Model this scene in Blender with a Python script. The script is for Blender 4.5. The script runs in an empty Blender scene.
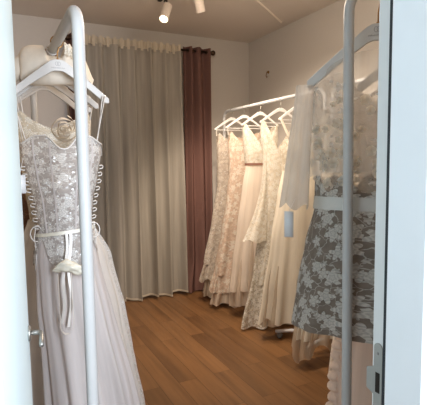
import bpy, random
from math import sin, cos, pi, radians, atan2, sqrt
from mathutils import Vector, Matrix

random.seed(7)
S = bpy.context.scene
COL = S.collection

# ------------------------------------------------------------------ helpers
def lin(r, g, b):
    def f(c):
        c /= 255.0
        return c / 12.92 if c <= 0.04045 else ((c + 0.055) / 1.055) ** 2.4
    return (f(r), f(g), f(b), 1.0)

def lerp(a, b, t): return a + (b - a) * t
def sstep(t):
    t = max(0.0, min(1.0, t)); return t * t * (3 - 2 * t)

class MB:
    """collects geometry of ONE mesh object"""
    def __init__(s): s.v = []; s.f = []; s.uv = []; s.fm = []
    def add(s, vs, fs, uvs=None, m=0):
        b = len(s.v); s.v += [tuple(p) for p in vs]
        s.uv += uvs if uvs else [(p[0] + p[1], p[2]) for p in vs]
        for f in fs: s.f.append(tuple(b + i for i in f)); s.fm.append(m)
    def box(s, x0, x1, y0, y1, z0, z1, m=0):
        vs = [(x, y, z) for z in (z0, z1) for y in (y0, y1) for x in (x0, x1)]
        s.add(vs, [(0, 2, 3, 1), (4, 5, 7, 6), (0, 1, 5, 4), (2, 6, 7, 3), (0, 4, 6, 2), (1, 3, 7, 5)], None, m)
    def tube(s, path, r, seg=12, closed=False, m=0, flat=1.0):
        P = [Vector(p) for p in path]; n = len(P)
        rs = r if isinstance(r, (list, tuple)) else [r] * n
        up = None; vs = []; uv = []; L = 0
        for i in range(n):
            if closed: t = P[(i + 1) % n] - P[i - 1]
            else: t = P[min(i + 1, n - 1)] - P[max(i - 1, 0)]
            t.normalize()
            if up is None:
                up = Vector((0, 0, 1)) if abs(t.z) < 0.9 else Vector((0, 1, 0))
            up = (up - t * up.dot(t))
            if up.length < 1e-5: up = Vector((1, 0, 0)) - t * t.x
            up.normalize(); sd = t.cross(up)
            if i: L += (P[i] - P[i - 1]).length
            for k in range(seg):
                a = 2 * pi * k / seg
                q = P[i] + up * (cos(a) * rs[i]) + sd * (sin(a) * rs[i] * flat)
                vs.append(q); uv.append((k / seg * rs[i] * 6.28, L))
        fs = []
        for i in range(n if closed else n - 1):
            for k in range(seg):
                j = (i + 1) % n
                fs.append((i * seg + k, i * seg + (k + 1) % seg, j * seg + (k + 1) % seg, j * seg + k))
        if not closed:
            fs.append(tuple(range(seg))[::-1]); fs.append(tuple((n - 1) * seg + k for k in range(seg)))
        s.add(vs, fs, uv, m)
    def ribbon(s, path, w, wdir=(1, 0, 0), m=0):
        """flat band following path; wdir: direction of its width (one or per point)"""
        vs = []; uv = []; L = 0
        for i, p in enumerate(path):
            d = Vector(wdir[i] if isinstance(wdir[0], (tuple, list, Vector)) else wdir).normalized()
            ww = w[i] if isinstance(w, (list, tuple)) else w
            p = Vector(p)
            if i: L += (p - Vector(path[i - 1])).length
            vs += [p - d * ww / 2, p, p + d * ww / 2]; uv += [(-ww / 2, L), (0, L), (ww / 2, L)]
        fs = []
        for i in range(len(path) - 1):
            for k in (0, 1): fs.append((3 * i + k, 3 * i + k + 1, 3 * i + 4 + k, 3 * i + 3 + k))
        s.add(vs, fs, uv, m)
    def grid(s, nu, nv, fn, closed_u=False, m=0):
        """fn(i/nu, j/nv) -> ((x,y,z),(u,v))"""
        vs = []; uv = []
        for j in range(nv + 1):
            for i in range(nu + 1):
                p, q = fn(i / nu, j / nv); vs.append(p); uv.append(q)
        fs = [(j * (nu + 1) + i, j * (nu + 1) + i + 1, (j + 1) * (nu + 1) + i + 1, (j + 1) * (nu + 1) + i)
              for j in range(nv) for i in range(nu)]
        s.add(vs, fs, uv, m)
    def lathe(s, c, prof, seg=24, axis=None, m=0):
        """prof: (r, h) along axis from point c"""
        ax = Vector(axis or (0, 0, 1)).normalized()
        q = Vector((0, 0, 1)).rotation_difference(ax)
        vs = [Vector(c) + q @ Vector((r * cos(2 * pi * k / seg), r * sin(2 * pi * k / seg), h)) for r, h in prof for k in range(seg)]
        n = len(prof)
        fs = [(i * seg + k, i * seg + (k + 1) % seg, (i + 1) * seg + (k + 1) % seg, (i + 1) * seg + k) for i in range(n - 1) for k in range(seg)]
        fs.append(tuple(range(seg))[::-1]); fs.append(tuple((n - 1) * seg + k for k in range(seg)))
        s.add(vs, fs, None, m)
    def build(s, name, mats, parent=None, smooth=True, angle=None):
        me = bpy.data.meshes.new(name); me.from_pydata(s.v, [], s.f)
        if not isinstance(mats, (list, tuple)): mats = [mats]
        for mt in mats: me.materials.append(mt)
        me.polygons.foreach_set('material_index', s.fm)
        ul = me.uv_layers.new(name='UVMap')
        li = [0] * len(me.loops); me.loops.foreach_get('vertex_index', li)
        flat = []
        for k in li: flat += s.uv[k]
        ul.data.foreach_set('uv', flat)
        me.polygons.foreach_set('use_smooth', [smooth] * len(me.polygons))
        if smooth and angle: me.set_sharp_from_angle(angle=radians(angle))
        me.update()
        o = bpy.data.objects.new(name, me); COL.objects.link(o)
        if parent: o.parent = parent
        return o

def bevel(o, w, seg=2):
    b = o.modifiers.new('bevel', 'BEVEL'); b.width = w; b.segments = seg; b.limit_method = 'ANGLE'
    return o
def thing(name, label, cat, loc=(0, 0, 0), rz=0, group=None):
    o = bpy.data.objects.new(name, None); COL.objects.link(o)
    o.location = loc; o.rotation_euler = (0, 0, rz); o.empty_display_size = .05
    return tag(o, label, cat, group)
def tag(o, label, cat, group=None):
    o['label'] = label; o['category'] = cat
    if group: o['group'] = group
    return o
def struct(o, label=None, cat=None):
    o['kind'] = 'structure'
    if label: o['label'] = label
    if cat: o['category'] = cat
    return o
def copy_tree(o, parent=None):
    c = o.copy(); COL.objects.link(c); c.parent = parent
    for ch in list(o.children): copy_tree(ch, c)
    return c

# ------------------------------------------------------------------ materials
def new_mat(name):
    m = bpy.data.materials.new(name); m.use_nodes = True
    nt = m.node_tree; nt.nodes.clear()
    out = nt.nodes.new('ShaderNodeOutputMaterial')
    return m, nt, out
def N(nt, typ, **kw):
    n = nt.nodes.new(typ)
    for k, v in kw.items():
        if k.startswith('i_'):
            key = k[2:].replace('_', ' ')
            n.inputs[key].default_value = v
        else: setattr(n, k, v)
    return n
def math(nt, op, a, b=None, c=None, clamp=False):
    n = nt.nodes.new('ShaderNodeMath'); n.operation = op; n.use_clamp = clamp
    for k, x in enumerate((a, b, c)):
        if x is None: continue
        if isinstance(x, (int, float)): n.inputs[k].default_value = x
        else: nt.links.new(x, n.inputs[k])
    return n.outputs[0]
def vmath(nt, op, a, b=None):
    n = nt.nodes.new('ShaderNodeVectorMath'); n.operation = op
    for k, x in enumerate((a, b)):
        if x is None: continue
        if isinstance(x, (tuple, list)): n.inputs[k].default_value = x
        elif isinstance(x, (int, float)): n.inputs['Scale'].default_value = x
        else: nt.links.new(x, n.inputs[k])
    return n.outputs[0]
def mixc(nt, fac, a, b):
    n = nt.nodes.new('ShaderNodeMix'); n.data_type = 'RGBA'
    for key, x in (('Factor', fac), ('A', a), ('B', b)):
        idx = {'Factor': 0, 'A': 6, 'B': 7}[key]
        if isinstance(x, (int, float)): n.inputs[idx].default_value = x
        elif isinstance(x, tuple): n.inputs[idx].default_value = x
        else: nt.links.new(x, n.inputs[idx])
    return n.outputs[2]
def maprange(nt, v, a, b, c, d):
    n = nt.nodes.new('ShaderNodeMapRange'); nt.links.new(v, n.inputs[0])
    for k, x in enumerate((a, b, c, d)): n.inputs[k + 1].default_value = x
    return n.outputs[0]
def noise(nt, vec, scale, detail=3, rough=.5, out='Fac'):
    n = nt.nodes.new('ShaderNodeTexNoise'); n.inputs['Scale'].default_value = scale
    n.inputs['Detail'].default_value = detail; n.inputs['Roughness'].default_value = rough
    if vec is not None: nt.links.new(vec, n.inputs['Vector'])
    return n.outputs[0 if out == 'Fac' else 1]
def coord(nt, which='Object'):
    return nt.nodes.new('ShaderNodeTexCoord').outputs[which]

def paint(name, rgb, rough=.7, bump=.02, metallic=0.0, nscale=60, spec=.4):
    m, nt, out = new_mat(name)
    b = N(nt, 'ShaderNodeBsdfPrincipled'); b.inputs['Roughness'].default_value = rough
    b.inputs['Metallic'].default_value = metallic
    b.inputs['Specular IOR Level'].default_value = spec
    v = coord(nt)
    nz = noise(nt, v, nscale, 3)
    c = lin(*rgb); d = tuple(x * .93 for x in c[:3]) + (1,)
    nt.links.new(mixc(nt, nz, d, c), b.inputs['Base Color'])
    if bump:
        bp = N(nt, 'ShaderNodeBump'); bp.inputs['Strength'].default_value = bump; bp.inputs['Distance'].default_value = .01
        nt.links.new(nz, bp.inputs['Height']); nt.links.new(bp.outputs[0], b.inputs['Normal'])
    nt.links.new(b.outputs[0], out.inputs[0])
    return m

def cloth_shader(nt, out, color, alpha, normal=None, trans=.35, gloss=0.0, gloss_rough=.35):
    """diffuse + translucent fibres, see-through where alpha < 1"""
    d = N(nt, 'ShaderNodeBsdfDiffuse'); t = N(nt, 'ShaderNodeBsdfTranslucent')
    for n in (d, t):
        if isinstance(color, tuple): n.inputs['Color'].default_value = color
        else: nt.links.new(color, n.inputs['Color'])
        if normal is not None: nt.links.new(normal, n.inputs['Normal'])
    mx = N(nt, 'ShaderNodeMixShader'); mx.inputs[0].default_value = trans
    nt.links.new(d.outputs[0], mx.inputs[1]); nt.links.new(t.outputs[0], mx.inputs[2])
    cur = mx.outputs[0]
    if gloss is not None and not (isinstance(gloss, float) and gloss == 0.0):
        g = N(nt, 'ShaderNodeBsdfGlossy'); g.inputs['Roughness'].default_value = gloss_rough
        if normal is not None: nt.links.new(normal, g.inputs['Normal'])
        m2 = N(nt, 'ShaderNodeMixShader')
        if isinstance(gloss, float): m2.inputs[0].default_value = gloss
        else: nt.links.new(gloss, m2.inputs[0])
        nt.links.new(cur, m2.inputs[1]); nt.links.new(g.outputs[0], m2.inputs[2]); cur = m2.outputs[0]
    if not (isinstance(alpha, (int, float)) and alpha >= 1):
        tr = N(nt, 'ShaderNodeBsdfTransparent'); m3 = N(nt, 'ShaderNodeMixShader')
        if isinstance(alpha, (int, float)): m3.inputs[0].default_value = alpha
        else: nt.links.new(alpha, m3.inputs[0])
        nt.links.new(tr.outputs[0], m3.inputs[1]); nt.links.new(cur, m3.inputs[2]); cur = m3.outputs[0]
    nt.links.new(cur, out.inputs[0])

def tulle(name, rgb, alpha=.8, streak=.25, trans=.35, gloss=0.0):
    """soft tulle / chiffon, thin vertical streaks where the layers gather"""
    m, nt, out = new_mat(name)
    uv = coord(nt, 'UV')
    mp = N(nt, 'ShaderNodeMapping'); mp.inputs['Scale'].default_value = (20, .8, 1); nt.links.new(uv, mp.inputs[0])
    st = noise(nt, mp.outputs[0], 1.0, 3)
    c = lin(*rgb); d = tuple(x * (1 - streak) for x in c[:3]) + (1,)
    colr = mixc(nt, maprange(nt, st, .3, .7, 0, 1), d, c)
    a = alpha
    if alpha < 1: a = maprange(nt, st, .3, .7, max(0, alpha - .12), min(1, alpha + .1))
    cloth_shader(nt, out, colr, a, None, trans, gloss)
    return m

def flower_nodes(nt, uv, scale, seed=0.0, density=.85):
    """mask of five-petalled lace flowers + sprigs; returns (flower mask, petal shade, vine mask)"""
    off = vmath(nt, 'ADD', uv, (seed, seed * .7, 0))
    wob = noise(nt, off, scale * 1.5, 2, .5, 'Color')
    wv = vmath(nt, 'ADD', off, vmath(nt, 'SCALE', vmath(nt, 'SUBTRACT', wob, (.5, .5, .5)), .25 / scale))
    vo = N(nt, 'ShaderNodeTexVoronoi'); vo.voronoi_dimensions = '2D'; vo.feature = 'F1'
    vo.inputs['Scale'].default_value = scale; vo.inputs['Randomness'].default_value = .85
    nt.links.new(wv, vo.inputs['Vector'])
    d = vo.outputs['Distance']
    rel = vmath(nt, 'SUBTRACT', wv, vo.outputs['Position'])
    sep = N(nt, 'ShaderNodeSeparateXYZ'); nt.links.new(rel, sep.inputs[0])
    sc = N(nt, 'ShaderNodeSeparateColor'); nt.links.new(vo.outputs['Color'], sc.inputs[0])
    ang = math(nt, 'ADD', math(nt, 'ARCTAN2', sep.outputs[1], sep.outputs[0]), math(nt, 'MULTIPLY', sc.outputs[0], 6.28))
    pet = math(nt, 'COSINE', math(nt, 'MULTIPLY', ang, 5.0))
    R = math(nt, 'MULTIPLY', math(nt, 'MULTIPLY_ADD', pet, .13, .40), math(nt, 'MULTIPLY_ADD', sc.outputs[1], .5, .7))
    keep = math(nt, 'LESS_THAN', sc.outputs[2], density)
    fl = math(nt, 'MULTIPLY', math(nt, 'LESS_THAN', d, R), keep)
    ring = math(nt, 'SINE', math(nt, 'ADD', math(nt, 'MULTIPLY', d, 30.0), math(nt, 'MULTIPLY', pet, 1.4)))
    shade = maprange(nt, ring, -1, 1, .35, 1)
    # sprigs and vines
    v2 = N(nt, 'ShaderNodeTexVoronoi'); v2.voronoi_dimensions = '2D'; v2.feature = 'DISTANCE_TO_EDGE'
    v2.inputs['Scale'].default_value = scale * 1.35
    w2 = noise(nt, off, scale * 1.1, 2, .5, 'Color')
    wv2 = vmath(nt, 'ADD', off, vmath(nt, 'SCALE', vmath(nt, 'SUBTRACT', w2, (.5, .5, .5)), 1.2 / scale))
    nt.links.new(wv2, v2.inputs['Vector'])
    vine = math(nt, 'LESS_THAN', v2.outputs['Distance'], .035)
    return fl, shade, vine

def lace(name, base, thread, scale=14.0, base_alpha=.5, seed=0.0, sequin=0.0, density=.85, vines=True, trans=.3, speck=.0):
    """net ground with embroidered flowers; the net is partly see-through"""
    m, nt, out = new_mat(name)
    uv = coord(nt, 'UV')
    fl, sh, vine = flower_nodes(nt, uv, scale, seed, density)
    f2, sh2, vine2 = flower_nodes(nt, uv, scale * 2.1, seed + 3.7, density * .45)
    mask = math(nt, 'MAXIMUM', math(nt, 'MAXIMUM', fl, math(nt, 'MULTIPLY', f2, .7)), math(nt, 'MULTIPLY', vine, .65)) if vines else math(nt, 'MAXIMUM', fl, math(nt, 'MULTIPLY', f2, .7))
    fine = noise(nt, uv, 220, 2)
    th = lin(*thread); thd = tuple(x * .6 for x in th[:3]) + (1,)
    tcol = mixc(nt, sh, thd, th)
    bcol = mixc(nt, maprange(nt, noise(nt, uv, 30, 3), .35, .65, 0, 1), tuple(x * .8 for x in lin(*base)[:3]) + (1,), lin(*base))
    colr = mixc(nt, mask, bcol, tcol)
    gl = 0.0
    if sequin > 0:
        vs = N(nt, 'ShaderNodeTexVoronoi'); vs.voronoi_dimensions = '2D'; vs.inputs['Scale'].default_value = 110
        nt.links.new(uv, vs.inputs['Vector'])
        s3 = N(nt, 'ShaderNodeSeparateColor'); nt.links.new(vs.outputs['Color'], s3.inputs[0])
        sq = math(nt, 'MULTIPLY', math(nt, 'LESS_THAN', vs.outputs['Distance'], .42), math(nt, 'GREATER_THAN', s3.outputs[0], 1 - sequin))
        colr = mixc(nt, sq, colr, (.95, .95, .95, 1)); gl = math(nt, 'MULTIPLY', sq, .35)
        mask = math(nt, 'MAXIMUM', mask, sq)
    alpha = 1.0
    if base_alpha < 1:
        alpha = math(nt, 'MULTIPLY_ADD', mask, .97 - base_alpha, math(nt, 'MULTIPLY_ADD', fine, .2, base_alpha - .1), True)
    bp = N(nt, 'ShaderNodeBump'); bp.inputs['Strength'].default_value = .5; bp.inputs['Distance'].default_value = .004
    nt.links.new(math(nt, 'MULTIPLY', mask, sh), bp.inputs['Height'])
    cloth_shader(nt, out, colr, alpha, bp.outputs[0], trans, gl, .3)
    return m

def satin(name, rgb, gloss=.18, rough=.32, trans=.15):
    m, nt, out = new_mat(name)
    v = coord(nt)
    c = lin(*rgb); d = tuple(x * .85 for x in c[:3]) + (1,)
    bp = N(nt, 'ShaderNodeBump'); bp.inputs['Strength'].default_value = .15; bp.inputs['Distance'].default_value = .004
    nz = noise(nt, v, 40, 2); nt.links.new(nz, bp.inputs['Height'])
    cloth_shader(nt, out, mixc(nt, nz, d, c), 1.0, bp.outputs[0], trans, gloss, rough)
    return m

def emit(name, rgb, st):
    m, nt, out = new_mat(name)
    e = N(nt, 'ShaderNodeEmission'); e.inputs[0].default_value = lin(*rgb); e.inputs[1].default_value = st
    nt.links.new(e.outputs[0], out.inputs[0]); return m

def floor_mat():
    m, nt, out = new_mat('oak_parquet')
    v = coord(nt)
    mp = N(nt, 'ShaderNodeMapping'); mp.inputs['Rotation'].default_value = (0, 0, pi / 2); nt.links.new(v, mp.inputs[0])
    br = N(nt, 'ShaderNodeTexBrick'); br.offset = .37; br.offset_frequency = 2
    nt.links.new(mp.outputs[0], br.inputs['Vector'])
    br.inputs['Color1'].default_value = (0, 0, 0, 1); br.inputs['Color2'].default_value = (1, 1, 1, 1)
    br.inputs['Mortar'].default_value = (.5, .5, .5, 1)
    br.inputs['Scale'].default_value = 1; br.inputs['Mortar Size'].default_value = .0016
    br.inputs['Mortar Smooth'].default_value = .2; br.inputs['Bias'].default_value = 0
    br.inputs['Brick Width'].default_value = 1.15; br.inputs['Row Height'].default_value = .135
    # grain, stretched along the boards and shifted from board to board
    shift = vmath(nt, 'SCALE', br.outputs['Color'], 7.0)
    gv = vmath(nt, 'ADD', v, shift)
    mg = N(nt, 'ShaderNodeMapping'); mg.inputs['Scale'].default_value = (26, 1.6, 1); nt.links.new(gv, mg.inputs[0])
    g = noise(nt, mg.outputs[0], 1.0, 5, .6)
    mg2 = N(nt, 'ShaderNodeMapping'); mg2.inputs['Scale'].default_value = (7, .7, 1); nt.links.new(gv, mg2.inputs[0])
    g2 = noise(nt, mg2.outputs[0], 1.0, 3, .55)
    tone = mixc(nt, br.outputs['Color'], lin(100, 71, 44), lin(128, 93, 60))
    tone = mixc(nt, maprange(nt, g, .35, .7, 0, .7), tone, lin(84, 55, 32))
    tone = mixc(nt, maprange(nt, g2, .4, .75, 0, .45), tone, lin(152, 108, 66))
    col = mixc(nt, br.outputs['Fac'], tone, lin(62, 38, 18))
    b = N(nt, 'ShaderNodeBsdfPrincipled'); nt.links.new(col, b.inputs['Base Color'])
    b.inputs['Roughness'].default_value = .42; b.inputs['Specular IOR Level'].default_value = .4
    bp = N(nt, 'ShaderNodeBump'); bp.inputs['Strength'].default_value = .15; bp.inputs['Distance'].default_value = .002
    nt.links.new(math(nt, 'SUBTRACT', math(nt, 'MULTIPLY', g, .4), br.outputs['Fac']), bp.inputs['Height'])
    nt.links.new(bp.outputs[0], b.inputs['Normal'])
    nt.links.new(b.outputs[0], out.inputs[0]); return m

M = {}
M['floor'] = floor_mat()
M['wall'] = paint('wall_paint', (208, 202, 195), .85, .04)
M['ceiling'] = paint('ceiling_paint', (226, 216, 206), .9, .03)
M['light_streak'] = paint('light_streak_paint', (250, 240, 225), .8, 0)  # lighter than the ceiling paint, stands for light spilled by a spot
M['door_white'] = paint('door_lacquer', (240, 246, 248), .35, .005, 0, 8)
M['leaf'] = paint('daylight_cast_door_lacquer', (226, 246, 250), .35, .005, 0, 8)  # cyan cast of the overexposed daylight put into the leaf colour
M['jamb'] = paint('jamb_lacquer', (232, 234, 232), .4, .005, 0, 8)
M['seal'] = paint('rubber_seal', (40, 44, 48), .6, 0)
M['steel'] = paint('brushed_steel', (168, 166, 160), .38, .03, .85, 90)
M['dark'] = paint('dark_recess', (38, 28, 20), .8, 0)
M['rack'] = paint('white_powder_coat', (208, 210, 213), .35, .01, 0, 30)
M['rack_grey'] = paint('pale_grey_powder_coat', (184, 184, 182), .35, .01, 0, 30)
M['hanger_grey'] = paint('pale_grey_lacquered_wood', (198, 194, 188), .42, .02, 0, 30)
M['hanger'] = paint('white_lacquered_wood', (226, 224, 222), .42, .02, 0, 30)
M['brass'] = paint('aged_brass', (150, 112, 66), .35, .02, .9, 60)
M['mark'] = paint('grey_print', (140, 136, 132), .7, 0)
M['caster'] = paint('grey_rubber', (120, 118, 115), .6, 0)
M['black'] = paint('black_metal', (48, 40, 36), .4, .01, .4)
M['bronze'] = paint('dark_bronze', (74, 58, 46), .38, .02, .8)
M['lamp'] = paint('lamp_white', (226, 214, 202), .45, .0)
M['bulb'] = emit('lit_bulb', (255, 236, 200), 14)
M['paper'] = paint('paper_tag', (222, 222, 222), .8, .01)
M['sheer'] = tulle('sheer_voile', (188, 182, 172), .92, .14, .2)
M['tape'] = tulle('heading_tape', (232, 222, 204), .95, .08, .3)
M['mauve'] = tulle('mauve_velvet', (126, 95, 88), 1.0, .2, .05)
M['shutter'] = paint('closed_shutter', (150, 140, 124), .8, .03)
M['pane'] = paint('dark_window_pane', (88, 84, 78), .12, 0)

# gown fabrics
M['silver_lace'] = lace('silver_grey_lace', (186, 177, 170), (232, 228, 222), 24, .95, .3, .06)
M['silver_tulle'] = tulle('silver_grey_tulle', (226, 218, 214), .93, .2, .3)
M['white_tulle'] = tulle('white_tulle', (248, 243, 236), .95, .1, .35)
M['white_lace'] = lace('white_edging_lace', (238, 232, 224), (246, 242, 236), 30, .9, 9.1, .03)
M['nude_net'] = lace('nude_net', (156, 120, 98), (180, 146, 122), 18, .97, 1.3, 0, .4)
M['cream_lace'] = lace('cream_floral_lace', (226, 214, 192), (246, 240, 226), 22, .85, 2.1, .05)
M['ivory_satin'] = satin('ivory_satin', (232, 222, 206))
M['champagne_satin'] = satin('champagne_satin', (232, 226, 208), .08, .45)
M['grey_satin'] = satin('pearl_grey_satin', (198, 192, 180), .14, .4)
M['cord'] = satin('white_cord', (228, 222, 214), .1, .4)
M['plush'] = satin('cream_plush', (228, 216, 198), .03, .6)
M['taupe_lace'] = lace('taupe_sequin_lace', (212, 198, 184), (234, 224, 210), 20, .9, 3.3, .10)
M['peach_lace'] = lace('peach_lace', (234, 210, 190), (252, 242, 228), 17, .9, 4.1, .04, .6)
M['ivory_lace'] = lace('ivory_lace', (240, 231, 214), (254, 250, 240), 22, .9, 5.7, .06)
M['shiny_lace'] = lace('glossy_ivory_lace', (228, 218, 200), (252, 248, 238), 26, .7, 6.2, .14)
M['ivory_tulle'] = tulle('ivory_tulle', (246, 236, 218), .94, .05, .4)
M['blush_tulle'] = tulle('blush_tulle', (250, 240, 228), .94, .05, .4)
M['cream_tulle'] = tulle('cream_tulle', (252, 246, 232), .94, .05, .4)
M['taupe_tulle'] = tulle('taupe_tulle', (214, 198, 178), .7, .15, .4)
M['peach_tulle'] = tulle('peach_tulle', (240, 224, 206), .75, .15, .4)
M['belt'] = satin('rose_brown_satin', (150, 104, 88), .12)
M['grey_lace'] = lace('grey_dress_lace', (144, 132, 120), (212, 207, 198), 19, 1.0, 7.4, .0, .85)
M['illusion'] = lace('illusion_net', (214, 206, 196), (236, 230, 222), 26, .42, 8.2, .0, .22, False, .5)
M['veil'] = tulle('sleeve_tulle', (236, 231, 224), .62, .1, .5)
M['cape'] = tulle('cape_tulle', (236, 230, 222), .45, .1, .5)
M['petal'] = satin('white_petals', (248, 240, 226), .03, .5, .7)
M['salmon_tulle'] = tulle('salmon_tulle', (242, 222, 206), .95, .12, .35)

# ------------------------------------------------------------------ the room
X0, X1, Y0, Y1, ZC = -0.36, 2.93, 0.757, 4.82, 2.95
mb = MB(); mb.box(-2.0, 3.1, -2.2, 5.0, -.1, 0); struct(mb.build('floor', M['floor'], None, False))
mb = MB(); mb.box(X0 - .12, X1 + .12, .5, Y1 + .12, ZC, ZC + .1); struct(mb.build('ceiling', M['ceiling'], None, False))
WX0, WX1, WZ0, WZ1 = 0.98, 2.0, .12, 2.45          # window opening
mb = MB()
mb.box(X0 - .12, WX0, Y1, Y1 + .12, 0, ZC); mb.box(WX1, X1 + .12, Y1, Y1 + .12, 0, ZC)
mb.box(WX0, WX1, Y1, Y1 + .12, WZ1, ZC); mb.box(WX0, WX1, Y1, Y1 + .12, 0, WZ0)
struct(mb.build('wall_back', M['wall'], None, False))
mb = MB(); mb.box(X1, X1 + .12, .5, Y1, 0, ZC); struct(mb.build('wall_right', M['wall'], None, False))
mb = MB(); mb.box(X0 - .12, X0, .5, Y1, 0, ZC); struct(mb.build('wall_left', M['wall'], None, False))
DX0, DX1, DZ = -0.02, 0.806, 2.35                    # door opening
mb = MB()
mb.box(X0 - .4, DX0 - .05, .614, Y0, 0, ZC); mb.box(DX1 + .05, X1, .614, Y0, 0, ZC)
mb.box(DX0 - .05, DX1 + .05, .614, Y0, DZ + .05, ZC)
struct(mb.build('wall_front', M['wall'], None, False))
# streak of spot light on the ceiling, shaped as a thin brighter-painted ridge
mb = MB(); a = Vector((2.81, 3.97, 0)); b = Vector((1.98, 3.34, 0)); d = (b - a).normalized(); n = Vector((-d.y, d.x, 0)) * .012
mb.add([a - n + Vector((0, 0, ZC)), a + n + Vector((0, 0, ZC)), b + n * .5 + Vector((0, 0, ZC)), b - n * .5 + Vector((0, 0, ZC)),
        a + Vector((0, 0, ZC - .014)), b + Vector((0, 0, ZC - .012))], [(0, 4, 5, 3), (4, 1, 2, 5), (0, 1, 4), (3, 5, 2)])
struct(mb.build('ceiling_light_streak', M['light_streak'], None, False))
# baseboards
mb = MB(); mb.box(X0, X1, Y1 - .015, Y1, 0, .08); struct(bevel(mb.build('baseboard_back', M['door_white'], None, False), .004))
mb = MB(); mb.box(X1 - .015, X1, Y0, Y1 - .015, 0, .08); struct(bevel(mb.build('baseboard_right', M['door_white'], None, False), .004))
mb = MB(); mb.box(X0, X0 + .015, Y0, Y1 - .015, 0, .08); struct(bevel(mb.build('baseboard_left', M['door_white'], None, False), .004))

# window behind the sheers
w = thing('window_1', 'tall window with closed shutter behind the sheer curtain', 'window'); w['kind'] = 'structure'
mb = MB()
for (a, b, c, d) in ((WX0, WX0 + .06, WZ0, WZ1), (WX1 - .06, WX1, WZ0, WZ1), (WX0 + .06, WX1 - .06, WZ0, WZ0 + .07), (WX0 + .06, WX1 - .06, WZ1 - .07, WZ1), ((WX0 + WX1) / 2 - .05, (WX0 + WX1) / 2 + .05, WZ0 + .07, WZ1 - .07)):
    mb.box(a, b, Y1 + .01, Y1 + .07, c, d)
bevel(mb.build('window_frame', M['door_white'], w, False), .006)
mb = MB()
for k in range(2):
    a = WX0 + .06 if k == 0 else (WX0 + WX1) / 2 + .05
    mb.box(a, a + (WX1 - WX0) / 2 - .11, Y1 + .035, Y1 + .045, WZ0 + .07, WZ1 - .07)
mb.build('pane', M['pane'], w, False)
mb = MB()
for k in range(46): z = WZ0 + k * .05; mb.box(WX0, WX1, Y1 + .085, Y1 + .1, z, z + .046)
mb.build('shutter', M['shutter'], w, False)

# ---- door frame (jamb with rebate, seal and strike plate) and the opened leaf
fr = thing('trim_1', 'white door frame with rubber seal and strike plate', 'door frame'); fr['kind'] = 'structure'
mb = MB()
mb.box(DX1, DX1 + .05, .722, Y0 + .004, 0, DZ)               # rebate step, room side
mb.box(DX0 - .05, DX0 - .022, .722, Y0 + .012, 0, DZ); mb.box(DX0 - .05, DX1 + .05, .722, Y0 + .012, DZ, DZ + .05)
bevel(mb.build('rebate', M['jamb'], fr, False), .004)
mb = MB()
mb.box(DX1 - .012, DX1 + .05, .612, .712, 0, DZ); mb.box(DX0 - .05, DX0 - .0, .612, .712, 0, DZ); mb.box(DX0 - .05, DX1 + .05, .612, .712, DZ - .012, DZ + .05)
bevel(mb.build('jamb', M['door_white'], fr, False), .003)
mb = MB(); mb.box(DX1 - .008, DX1 + .04, .7122, .7218, 0, DZ); mb.box(DX0 - .04, DX0 - .004, .7122, .7218, 0, DZ)
mb.build('seal', M['seal'], fr, False)
mb = MB()
mb.box(DX1 + .03, DX1 + .13, .592, .614, 0, DZ + .09); mb.box(DX0 - .12, DX0 - .02, .592, .614, 0, DZ + .09); mb.box(DX0 - .02, DX1 + .03, .592, .614, DZ + .01, DZ + .09)
bevel(mb.build('casing', M['door_white'], fr, False), .004)
# strike plate: rounded upper end, lip toward the room, dark bolt hole
SZ = .965
def plate_poly():
    pts = []
    yc = .7405; hw = .0125
    for k in range(13): a = pi * k / 12; pts.append((yc + hw * cos(a), SZ + .088 + hw * sin(a)))
    pts += [(yc - hw, SZ - .09)]
    for k in range(13): a = pi + pi * k / 12; pts.append((yc + hw * cos(a), SZ - .09 + hw * sin(a)))
    pts += [(yc + hw, SZ - .03), (Y0 + .018, SZ - .022), (Y0 + .018, SZ + .03), (yc + hw, SZ + .04)]
    return pts
pp = plate_poly()
mb = MB(); n = len(pp)
mb.add([(DX1 - .0005, y, z) for y, z in pp] + [(DX1 - .003, y, z) for y, z in pp],
       [tuple(range(n, 2 * n)), tuple(range(n))[::-1]] + [(i, (i + 1) % n, n + (i + 1) % n, n + i) for i in range(n)])
sp = mb.build('strike_plate', M['steel'], fr, False); sp['label'] = 'steel strike plate'
mb = MB(); mb.box(DX1 - .0036, DX1 - .0031, .734, .747, SZ - .022, SZ + .028); mb.build('bolt_hole', M['dark'], sp, False)
for z in (SZ + .075, SZ - .07):
    mb = MB(); mb.lathe((DX1 - .003, .7405, z), [(.0035, 0), (.003, .001), (.0, .0012)], 12, (-1, 0, 0)); mb.build('screw', M['mark'], sp)

LEAF = radians(6.35)
dr = thing('door_1', 'white door leaf opened into the room at the left edge', 'door', (0.0, .765, 0), -LEAF); dr['kind'] = 'structure'
mb = MB(); mb.box(-.042, 0, 0, .806, .008, DZ - .012)
bevel(mb.build('leaf', M['leaf'], dr, False), .0025)
h = None
mb = MB()
HZ = .955
mb.lathe((0, .762, HZ), [(.0, 0), (.025, 0), (.025, .005), (.022, .008), (.0, .008)], 24, (1, 0, 0))
h = mb.build('handle', M['steel'], dr)
mb = MB()
mb.tube([(.004, .762, HZ), (.024, .762, HZ), (.034, .760, HZ), (.040, .750, HZ), (.041, .72, HZ - .002), (.041, .665, HZ - .008)], [.008, .008, .008, .0078, .0075, .007], 14)
mb.build('lever', M['steel'], h)
for z in (.25, 2.08):
    mb = MB(); mb.tube([(.002, -.008, z - .04), (.002, -.008, z + .04)], .007, 12); mb.build('hinge', M['steel'], dr)

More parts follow.
